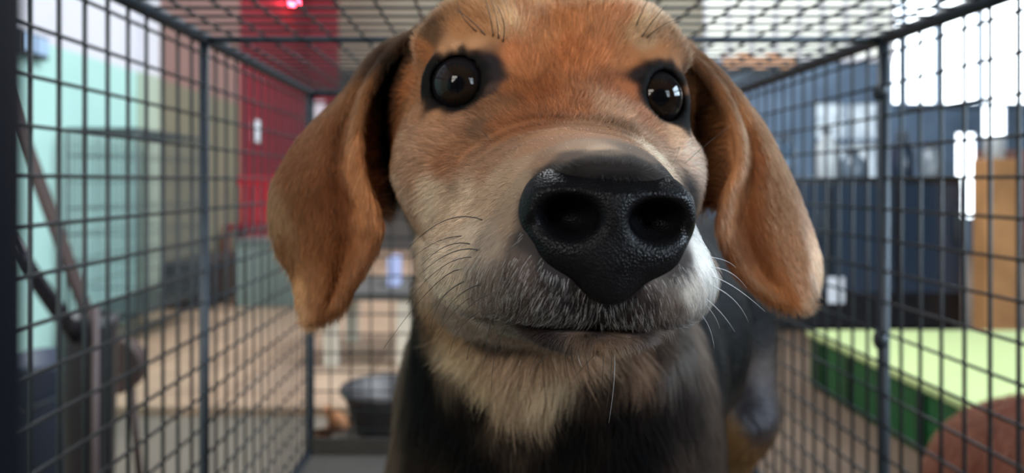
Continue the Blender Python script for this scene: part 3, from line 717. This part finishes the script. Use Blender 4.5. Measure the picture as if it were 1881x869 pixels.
def build_dog():
    R = Vector((.08, .55, TRAY))
    root = empty('dog', R)
    tag(root, 'black and tan hound puppy with drooping orange ears standing inside the wire cage', 'dog')
    h1, h2 = .0012, .004
    DV, org = sample_grid(dog_sdf, (-.105, .136, -.150), (.145, .352, .086), h1)
    V1, F1 = surface_nets(DV, org, h1)
    D2, org2 = sample_grid(dog_sdf, (-.11, .25, TRAY - .02), (.29, .92, .10), h2)
    V2, F2 = surface_nets(D2, org2, h2)
    # keep the coarse surface only outside the fine block
    inside = ((V2 > np.array([-.103, .10, -.148])) & (V2 < np.array([.143, .350, .084]))).all(1)
    keep = ~inside[F2].all(1); F2 = F2[keep]
    V = np.concatenate([V1, V2]); Fq = np.concatenate([F1, F2 + len(V1)])
    used = np.zeros(len(V), bool); used[Fq.ravel()] = True
    re = np.cumsum(used) - 1; V = V[used]; Fq = re[Fq]
    tree = BVHTree.FromPolygons([Vector(v) for v in V.tolist()], Fq.tolist())
    def ray(px, py):
        d = Vector(((px - CX) / F, 1, (CY - py) / F)).normalized()
        r = tree.ray_cast(Vector((0, 0, 0)), d)
        return r[0], r[1]
    pts, cols = [], []
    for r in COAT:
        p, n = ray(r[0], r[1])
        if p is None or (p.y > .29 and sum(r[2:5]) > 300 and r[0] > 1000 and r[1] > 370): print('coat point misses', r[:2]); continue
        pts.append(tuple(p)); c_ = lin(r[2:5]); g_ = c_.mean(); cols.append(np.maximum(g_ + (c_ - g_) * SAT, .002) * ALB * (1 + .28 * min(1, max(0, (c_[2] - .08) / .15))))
    for e, sx in zip(EYE, (1, 1)):
        c = to_world([e['c']])[0]
        tips = to_world([np.array(e['c']) + e['ax'] * .0062])[0]
        axw = tips - c; axw /= np.linalg.norm(axw)
        u = np.cross(axw, [0, 0, 1]); u /= np.linalg.norm(u); v = np.cross(u, axw)
        for k in range(14):
            t = 2 * math.pi * k / 14
            for rad in (.0078, .0094): pts.append(tuple(tips + (u * math.cos(t) + v * math.sin(t)) * rad)); cols.append(np.array([.002, .0018, .002]))
    for r in COAT3: pts.append(r[:3]); cols.append(np.array(r[3:]))
    pts = np.array(pts); cols = np.minimum(np.array(cols), .95)
    def coat(P):
        out = np.empty((len(P), 3))
        for i in range(0, len(P), 20000):
            Q = P[i:i+20000]
            Q = Q + np.column_stack([wob(Q, 500, c) for c in range(3)]) * .0008
            d2 = ((Q[:, None, :] - pts[None]) ** 2).sum(2) + 2.2e-6
            w = d2 ** -2.6; w /= w.sum(1)[:, None]
            out[i:i+20000] = w @ cols
        return out
    me = np_mesh('body', V, Fq)
    ca = me.color_attributes.new('coat', 'FLOAT_COLOR', 'POINT')
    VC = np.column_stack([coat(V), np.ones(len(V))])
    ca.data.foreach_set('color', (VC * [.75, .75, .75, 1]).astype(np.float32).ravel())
    m = bpy.data.materials.new('dog_skin'); m.use_nodes = True
    nt = m.node_tree; b = nt.nodes['Principled BSDF']; at_ = nt.nodes.new('ShaderNodeAttribute'); at_.attribute_name = 'coat'
    nt.links.new(at_.outputs['Color'], b.inputs['Base Color']); b.inputs['Roughness'].default_value = .8; b.inputs['Specular IOR Level'].default_value = .12
    body = link('body', me, m, root)

    # ---- nose
    def nose_sdf(P):
        L = to_local(P); A = L.copy(); A[:, 0] = np.abs(A[:, 0])
        D = ell(A, (0, .1625, -.0070), (.0160, .0140, .0116))
        D = smin(D, ell(A, (.0103, .1590, -.0066), (.0084, .0098, .0096)), .004)
        D = smin(D, ell(A, (0, .1560, -.0150), (.0150, .0070, .0066)), .004)
        D = smin(D, ell(A, (0, .1540, -.0198), (.0060, .0042, .0056)), .004)
        D = smax(D, .1492 + 1.15 * np.maximum(A[:, 2] + .0022, 0) + 9 * A[:, 0] ** 2 - A[:, 1], .0085)
        D = smax(D, -ell(A, (.0094, .1495, -.0074), (.0066, .0125, .0046)), .0028)
        D = smax(D, -cone(A, (.0095, .1485, -.0082), (.0178, .1555, -.0100), .0020, .0010), .002)
        D = smax(D, -cone(A, (0, .1490, -.006), (0, .1498, -.0265), .0004, .0012), .0012)
        return D
    DN, on = sample_grid(nose_sdf, tuple(to_world([(-.022, .142, -.030)])[0] - .002), tuple(to_world([(.022, .184, .012)])[0] + .002), .00035)
    NV, NF = surface_nets(DN, on, .00035)
    nm = bpy.data.materials.new('dog_nose'); nm.use_nodes = True
    nt = nm.node_tree; b = nt.nodes['Principled BSDF']
    b.inputs['Base Color'].default_value = (.003, .0028, .0036, 1)
    tc = nt.nodes.new('ShaderNodeTexCoord')
    vo = nt.nodes.new('ShaderNodeTexVoronoi'); vo.inputs['Scale'].default_value = 1900
    no = nt.nodes.new('ShaderNodeTexNoise'); no.inputs['Scale'].default_value = 220; no.inputs['Detail'].default_value = 6
    nt.links.new(tc.outputs['Object'], vo.inputs['Vector']); nt.links.new(tc.outputs['Object'], no.inputs['Vector'])
    bp = nt.nodes.new('ShaderNodeBump'); bp.inputs['Strength'].default_value = .40; bp.inputs['Distance'].default_value = .0004
    nt.links.new(vo.outputs['Distance'], bp.inputs['Height']); nt.links.new(bp.outputs['Normal'], b.inputs['Normal'])
    mr = nt.nodes.new('ShaderNodeMapRange'); mr.inputs['From Min'].default_value = .35; mr.inputs['From Max'].default_value = .65
    mr.inputs['To Min'].default_value = .28; mr.inputs['To Max'].default_value = .50
    nt.links.new(no.outputs['Fac'], mr.inputs['Value']); nt.links.new(mr.outputs['Result'], b.inputs['Roughness'])
    b.inputs['Specular IOR Level'].default_value = .12
    nose = link('nose', np_mesh('nose', NV, NF), nm, root)
    nose['label'] = 'wet black leathery nose'

    # ---- eyes
    em = bpy.data.materials.new('dog_eye'); em.use_nodes = True
    nt = em.node_tree; b = nt.nodes['Principled BSDF']; a_ = nt.nodes.new('ShaderNodeAttribute'); a_.attribute_name = 'iris'
    nt.links.new(a_.outputs['Color'], b.inputs['Base Color']); b.inputs['Roughness'].default_value = .04
    b.inputs['IOR'].default_value = 1.30; b.inputs['Specular IOR Level'].default_value = .34
    for e in EYE:
        c = to_world([e['c']])[0]; t = to_world([np.array(e['c']) + e['ax']])[0]; ax = Vector(t - c).normalized()
        gz = (Vector((-.02, 0, -.01)) - Vector(c)).normalized()          # it looks towards the camera
        gz = (gz * .6 + ax * .4).normalized()
        q = gz.to_track_quat('Z', 'Y'); vs = []; cs = []; fs = []
        nr, nsg = 40, 48
        for i in range(nr + 1):
            th = math.pi * i / nr
            r = e['R'] + .0007 * max(0, math.cos(th) - .78) / .22
            for k in range(nsg):
                ph = 2 * math.pi * k / nsg
                p = Vector((math.sin(th) * math.cos(ph), math.sin(th) * math.sin(ph), math.cos(th))) * r
                vs.append(Vector(c) + q @ p)
                g = math.degrees(th)
                cs.append((.002, .002, .003, 1) if g < 17 else ((.010 + .006 * math.sin(ph * 23), .006, .004, 1) if g < 40 else (.006, .005, .006, 1)))
        for i in range(nr):
            for k in range(nsg): fs.append((i*nsg+k, (i+1)*nsg+k, (i+1)*nsg+(k+1)%nsg, i*nsg+(k+1)%nsg))
        me2 = bpy.data.meshes.new('eye'); me2.from_pydata([tuple(v) for v in vs], [], fs); me2.update()
        me2.polygons.foreach_set('use_smooth', [True] * len(me2.polygons))
        ca = me2.color_attributes.new('iris', 'FLOAT_COLOR', 'POINT'); ca.data.foreach_set('color', np.array(cs, dtype=np.float32).ravel())
        link('eye', me2, em, root)
    if DOG_FUR: grow_fur(body, V, Fq, coat, nose_sdf, ray, root)
    return root
def hair_obj(name, P, rad, colr, m, parent):
    """P: hairs x points x 3, rad: hairs x points, colr: hairs x 3"""
    n, k = P.shape[:2]
    hc = bpy.data.hair_curves.new(name)
    hc.add_curves([k] * n)
    hc.attributes['position'].data.foreach_set('vector', P.astype(np.float32).ravel())
    ra = hc.attributes.get('radius') or hc.attributes.new('radius', 'FLOAT', 'POINT')
    ra.data.foreach_set('value', rad.astype(np.float32).ravel())
    if colr is not None:
        ca = hc.attributes.new('hair_color', 'FLOAT_COLOR', 'CURVE')
        ca.data.foreach_set('color', np.column_stack([colr, np.ones(n)]).astype(np.float32).ravel())
    o = bpy.data.objects.new(name, hc); hc.materials.append(m); col.objects.link(o)
    o.parent = parent; o.location = -root_loc(parent)
    return o

def hair_mat(name, rough=.45, flat=.62, ior=1.38):
    m = bpy.data.materials.new(name); m.use_nodes = True
    nt = m.node_tree; out = nt.nodes['Material Output']; nt.nodes.remove(nt.nodes['Principled BSDF'])
    h = nt.nodes.new('ShaderNodeBsdfHairPrincipled'); h.parametrization = 'COLOR'
    h.inputs['Roughness'].default_value = rough; h.inputs['Radial Roughness'].default_value = .7; h.inputs['IOR'].default_value = ior
    a = nt.nodes.new('ShaderNodeAttribute'); a.attribute_name = 'hair_color'
    nt.links.new(a.outputs['Color'], h.inputs['Color'])
    df = nt.nodes.new('ShaderNodeBsdfDiffuse'); nt.links.new(a.outputs['Color'], df.inputs['Color'])
    mx = nt.nodes.new('ShaderNodeMixShader'); mx.inputs[0].default_value = flat
    nt.links.new(h.outputs[0], mx.inputs[1]); nt.links.new(df.outputs[0], mx.inputs[2]); nt.links.new(mx.outputs[0], out.inputs['Surface'])
    return m

def grow_fur(body, V, Fq, coat, nose_sdf, ray, root):
    rs = np.random.RandomState(11)
    A, B, Cc, Dd = (V[Fq[:, i]] for i in range(4))
    nrm = np.cross(Cc - A, Dd - B); area_ = np.linalg.norm(nrm, axis=1) * .5 + 1e-12; nrm /= (2 * area_)[:, None]
    vn = np.zeros_like(V)
    for i in range(4): np.add.at(vn, Fq[:, i], nrm * area_[:, None])
    vn /= np.linalg.norm(vn, axis=1)[:, None] + 1e-12
    ctr = (A + B + Cc + Dd) / 4
    # density per square metre falls off with distance from the muzzle
    dist = np.linalg.norm(ctr - np.array([.02, .0, 0]), axis=1)
    dens = np.clip((.17 / dist) ** 2.2, .015, 1.0)
    w = area_ * dens
    N = int(N_HAIR)
    f = rs.choice(len(Fq), N, p=w / w.sum())
    u, v = rs.rand(N, 1), rs.rand(N, 1)
    P = (A[f]*(1-u)*(1-v) + B[f]*u*(1-v) + Cc[f]*u*v + Dd[f]*(1-u)*v)
    Nn = (vn[Fq[f,0]]*(1-u)*(1-v) + vn[Fq[f,1]]*u*(1-v) + vn[Fq[f,2]]*u*v + vn[Fq[f,3]]*(1-u)*v)
    Nn /= np.linalg.norm(Nn, axis=1)[:, None] + 1e-9
    L = to_local(P)
    keep = nose_sdf(P) > -.0008
    keep &= ~((np.abs(np.abs(L[:, 0]) - .009) < .0080) & (np.abs(L[:, 2] + .0072) < .0075) & (L[:, 1] < .168))
    for e in EYE:
        q = L - np.array(e['c']); h = q @ e['ax']; rad = np.linalg.norm(q - h[:, None] * e['ax'], axis=1)
        keep &= ~((rad < .0098) & (h > 0) & (h < .02)) & ~(np.linalg.norm(q, axis=1) < .0100)
    P, Nn, L, f = P[keep], Nn[keep], L[keep], f[keep]
    N = len(P); a, d, z = L.T; aa = np.abs(a); sg = np.sign(a)
    ear = np.full(N, 9.)
    for t, Vv in ears[:2]:
        m = ((P > Vv.min(0) - .004) & (P < Vv.max(0) + .004)).all(1)
        for i in np.nonzero(m)[0]:
            r = t.find_nearest(Vector(P[i].tolist()), .01)
            if r[0] is not None: ear[i] = min(ear[i], r[3])
    is_ear = ear < .0032
    head = (d < .31) & (P[:, 2] > -.062 - (d - .2) * .0) & (P[:, 1] < .325) & ~is_ear
    throat = (~head) & (~is_ear) & (P[:, 1] < .37)
    # ---- lie of the coat
    T = np.zeros((N, 3))
    sm = lambda x, lo, hi: np.clip((x - lo) / (hi - lo), 0, 1)
    front = sm(.195 - d, 0, .03) * sm(-.006 - z, -.002, .010)          # muzzle front below the nose
    T[:] = [0, 1, 0]
    T[:, 0] += sg * .35 * sm(aa, 0, .02)
    T[:, 2] += -.55 * sm(.01 - z, 0, .03) * (1 - front)
    T = T * (1 - front[:, None]) + front[:, None] * np.column_stack([sg * (.25 + 14 * aa), .25 + 0 * a, -1.0 - 0 * a])
    up = sm(z, .015, .035) * sm(.27 - d, 0, .03)
    T[:, 2] += up * .9; T[:, 0] += up * sg * .15
    T[is_ear] = [0, .05, -1]
    T[is_ear, 0] += np.where(a[is_ear] < 0, -.25, .35)
    T[throat] = [0, .15, -1]; T[throat, 0] += (P[throat, 0] - .028) * 9
    bd = (~head) & (~is_ear) & (~throat); T[bd] = [.25, .8, -.5]
    legm = bd & (P[:, 2] < -.19); T[legm] = [0, .1, -1]
    J = np.column_stack([wob(P, 260, c) for c in range(3)]) * .30 + np.column_stack([wob(P, 1700, c) for c in range(3)]) * .14
    T += J + rs.normal(size=(N, 3)) * .13
    T -= (T * Nn).sum(1)[:, None] * Nn; T /= np.linalg.norm(T, axis=1)[:, None] + 1e-9
    # ---- length and lift
    ln = np.full(N, .0055)
    dn = np.linalg.norm(L - np.array([0, .160, -.006]), axis=1)
    ln = .0028 + .0036 * sm(dn, .014, .06)
    ln[is_ear] = .0050
    ln = np.where(head & (d > .255), .0085, ln)
    ln = np.where(head & (z < -.034) & (d > .19), .010 + .012 * sm(d, .2, .26), ln)
    ln[throat] = .018; ln[bd] = .012; ln[legm] = .007
    for e in EYE:
        q = np.linalg.norm(L - np.array(e['c']), axis=1); ln = np.where(q < .020, np.minimum(ln, .0015 + .3 * np.maximum(q - .0115, 0)), ln)
    ln = ln * rs.uniform(.65, 1.15, N)
    lift = np.where(head, .30, .22) + rs.normal(size=N) * .10
    lift[throat] = .40 + rs.normal(size=throat.sum()) * .12
    lift = np.where(head & (d < .2), lift * .7, lift)
    lift = np.clip(lift, .05, .8)
    K = 5; t = np.linspace(0, 1, K)
    S = np.empty((N, K, 3))
    g = np.array([0, 0, -1.0])
    for k in range(K):
        S[:, k] = P - Nn * .0003 + (T * t[k] + Nn * (lift * (t[k] - .55 * t[k]**2))[:, None]) * ln[:, None] + g * (ln * .10 * t[k]**2)[:, None]
    colr = coat(P + T * .0008)
    # ---- shade of single hairs
    mott = 1 + .16 * wob(P, 900, 1) + .12 * wob(P, 320, 2)
    v = np.exp(rs.normal(size=N) * .30)
    salt = sm(.22 - d, 0, .03) * sm(-.008 - z, 0, .008) * head * sm(z + .0325, 0, .002)          # grey muzzle: pale hairs on dark skin
    colr = colr * (mott * v)[:, None]
    lum = colr.mean(1)
    colr *= (1 - .35 * salt * np.clip(1 - lum / .25, 0, 1))[:, None]
    pick = rs.rand(N) < .30 * salt * np.clip(1 - lum / .3, 0, 1)
    colr[pick] = np.array([.60, .58, .58]) * rs.uniform(.5, 1.2, pick.sum())[:, None]
    dk = rs.rand(N) < (.05 + .10 * salt); colr[dk] *= .45
    bl = (throat | bd) & (colr.mean(1) < .03); colr[bl] *= .55
    colr = np.clip(colr, .0015, .92)
    r0 = np.clip(np.linalg.norm(P, axis=1) / .17, 1, 4.5) * .000036
    rad = r0[:, None] * np.array([1.0, 1.0, .85, .6, .15])[None]
    bk = bd & (P[:, 1] > .42) & (P[:, 0] > .05)
    for sel, fm in ((~bk, hair_mat('fur')), (bk, hair_mat('glossy_black_fur', .34, .45, 1.50))):
        o = hair_obj('fur', S[sel], rad[sel], colr[sel], fm, body)
        o['kind'] = 'stuff'
    whiskers(ray, root)

def whiskers(ray, root):
    wm = mat('whisker', (.03, .022, .018, 1), rough=.35)
    wl = mat('pale_whisker', (.45, .45, .47, 1), rough=.3)
    rs = random.Random(3)
    # (pixel path, depth change to the tip, thickness)
    dark = [
        ([(888,404),(820,404),(748,458)], .012, 1), ([(855,431),(805,443),(757,475)], .012, .8), ([(866,448),(820,452),(772,490)], .012, 1), ([(884,460),(832,463),(770,505)], .010, 1.1),
        ([(855,497),(800,522),(705,640)], .012, .9), ([(860,515),(815,545),(790,605)], .010, .8), ([(862,512),(818,540),(770,600)], .012, .7), ([(890,520),(840,545),(812,590)], .008, .9),
        ([(932,535),(870,556),(832,612)], .006, 1.1), ([(905,565),(872,612),(858,662)], .004, 1), ([(890,570),(848,600),(826,650)], .006, .8), ([(935,598),(912,640),(902,720)], .004, .8),
        ([(928,605),(900,640),(880,700)], .004, .7), ([(870,470),(810,492),(745,560)], .012, .7), ([(880,545),(846,560),(800,620)], .01, .7),
        ([(988,628),(965,660),(920,710)], .002, 1), ([(968,632),(955,680),(952,760)], .002, 1), ([(1000,628),(985,655),(972,690)], .002, .8), ([(996,640),(998,690),(1004,745)], .002, 1.1),
        ([(1048,632),(1052,665),(1066,705)], .002, 1.1), ([(1070,630),(1078,665),(1085,700)], .002, 1), ([(1036,642),(1040,670),(1046,698)], .002, .8), ([(1015,636),(1012,660),(1026,690)], .002, .7),
        ([(1110,634),(1108,670),(1104,720)], .002, .7), ([(1124,634),(1122,690),(1112,760)], .002, .6), ([(1020,630),(1000,655),(978,680)], .002, .7), ([(1150,630),(1152,650),(1158,668)], .002, .7),
        ([(1110,640),(1080,665),(1050,700)], .004, .6), ([(950,636),(930,660),(915,690)], .002, .7), ([(906,580),(895,618),(893,655)], .002, .8), ([(1238,632),(1244,655),(1248,690)], .002, .6),
        ([(872,226),(905,262),(946,306)], -.026, .9), ([(940,262),(956,282),(972,302)], -.008, .5),
        ([(905,70),(900,30),(880,-40)], -.006, 1.3), ([(915,75),(912,35),(898,-10)], -.006, 1.2), ([(895,68),(862,35),(835,18)], -.006, 1.3), ([(922,80),(925,40),(905,0)], -.006, 1.4), ([(880,60),(850,30),(838,-10)], -.006, 1.2),
        ([(1168,52),(1178,25),(1200,-20)], -.006, 1.3), ([(1178,70),(1198,40),(1225,8)], -.006, 1.5), ([(1186,72),(1215,48),(1245,35)], -.006, 1.3),
        ([(1252,262),(1244,284),(1232,306)], -.02, .6), ([(1256,304),(1310,255),(1375,205)], .006, .6)]
    pale = [
        ([(1300,505),(1345,525),(1405,572)], .010, 1), ([(1298,520),(1345,548),(1375,592)], .008, .9), ([(1303,490),(1340,500),(1372,530)], .008, .8), ([(1292,545),(1322,572),(1350,610)], .006, .9),
        ([(1285,575),(1302,600),(1312,640)], .004, .9), ([(1300,470),(1330,478),(1352,492)], .008, .7), ([(1298,440),(1318,450),(1330,462)], .006, .6), ([(1295,556),(1312,580),(1322,604)], .004, .7),
        ([(1240,628),(1226,640),(1224,668)], .002, .6), ([(1130,642),(1128,700),(1118,778)], .002, .5), ([(1262,630),(1258,655),(1260,700)], .002, .5), ([(1060,640),(1063,660),(1070,674)], .0, .5)]
    for lst, m in ((dark, wm), (pale, wl)):
        for path, dz, th in lst:
            p, n = ray(*path[0])
            if p is None: continue
            Y0 = p.y; k = 9; pts = []
            a, b, c = [Vector(at(q[0], q[1], Y0 + dz * f)) for q, f in zip(path, (0, .5, 1))]
            a = p - Vector((0, 0, 0)) + (n * -.0006)
            b2 = b * 2 - (a + c) * .5
            for i in range(k):
                t = i / (k - 1); pts.append(a * (1-t)**2 + b2 * 2*t*(1-t) + c * t*t)
            MB().tube(pts, [(.00016 if m is wm else .00012) * th * (1 - .75 * (i / (k-1))) for i in range(k)], n=6).build('whisker', m, root, smooth=True)
build_dog()

def build_resting_dog():
    R = Vector((1.03, 1.25, FLOOR - .01)); z0 = R.z
    root = empty('dog', R)
    tag(root, 'shaggy reddish brown dog curled up on the floor outside the cage', 'dog')
    def sdf(P):
        P = P - np.array([.055, -.02, -.03], dtype=np.float32)
        D = ell(P, (.87, 1.22, z0 + .17), (.135, .26, .175))
        D = smin(D, ell(P, (.86, 1.10, z0 + .18), (.12, .12, .15)), .06)
        D = smin(D, ell(P, (.88, 1.40, z0 + .13), (.11, .13, .13)), .06)
        D = smin(D, cone(P, (.84, 1.42, z0 + .12), (.76, 1.36, z0 + .08), .065, .045), .04)     # neck and head laid down
        D = smin(D, cone(P, (.76, 1.36, z0 + .075), (.72, 1.28, z0 + .045), .045, .026), .02)
        for s in (0, .05):
            D = smin(D, cone(P, (.80, 1.05 + s, z0 + .06), (.72, 1.16 + s, z0 + .026), .035, .022), .02)
        for s in ((.80, 1.42), (.74, 1.42)): D = smin(D, ell(P, (s[0], s[1], z0 + .10), (.018, .014, .045)), .01)
        D = smin(D, cone(P, (.94, 1.04, z0 + .06), (.86, .95, z0 + .025), .03, .012), .02)
        return np.maximum(D, z0 - .029 + .061 - P[:, 2] - .030)
    D, o = sample_grid(sdf, (.74, .86, z0 - .02), (1.32, 1.58, z0 + .36), .010)
    V, Fq = surface_nets(D, o, .010)
    me = np_mesh('body', V, Fq)
    body = link('body', me, mat('rust_coat', srgb(120, 62, 44), .8, noise=(18, .8, srgb(84, 42, 30))), root)
    rs = np.random.RandomState(2)
    A, B, Cc, Dd = (V[Fq[:, i]] for i in range(4)); n = np.cross(Cc - A, Dd - B); n /= np.linalg.norm(n, axis=1)[:, None] + 1e-12
    N = 24000; f = rs.randint(0, len(Fq), N); u, v = rs.rand(N, 1), rs.rand(N, 1)
    P = A[f]*(1-u)*(1-v) + B[f]*u*(1-v) + Cc[f]*u*v + Dd[f]*(1-u)*v; Nn = n[f]
    T = np.array([-.2, -.5, -.6]) + rs.normal(size=(N, 3)) * .3; T -= (T * Nn).sum(1)[:, None] * Nn; T /= np.linalg.norm(T, axis=1)[:, None] + 1e-9
    t = np.linspace(0, 1, 4); ln = rs.uniform(.018, .032, N)
    S = P[:, None] + (T[:, None] * t[None, :, None] + Nn[:, None] * (.5 * (t - .5 * t * t))[None, :, None]) * ln[:, None, None]
    colr = np.clip(np.array([.16, .048, .026]) * np.exp(rs.normal(size=(N, 1)) * .25), 0, 1)
    o = hair_obj('fur', S, np.tile(np.array([.0004, .0004, .0003, .0001]), (N, 1)), colr, hair_mat('rust_fur'), body); o['kind'] = 'stuff'
    for s in (.79, .815):
        MB().lathe((s, 1.292, z0 + .068), [(.001, -.006), (.006, -.004), (.007, 0), (.006, .004), (.001, .006)], n=12).build('eye', mat('dark_eye', (.01, .008, .008, 1), .1), root, smooth=True)
    MB().lathe((.771, 1.242, z0 + .022), [(.001, -.010), (.008, -.006), (.011, 0), (.008, .006), (.001, .010)], n=14).build('nose', mat('dark_nose', (.012, .011, .012, 1), .3), root, smooth=True)
build_resting_dog()
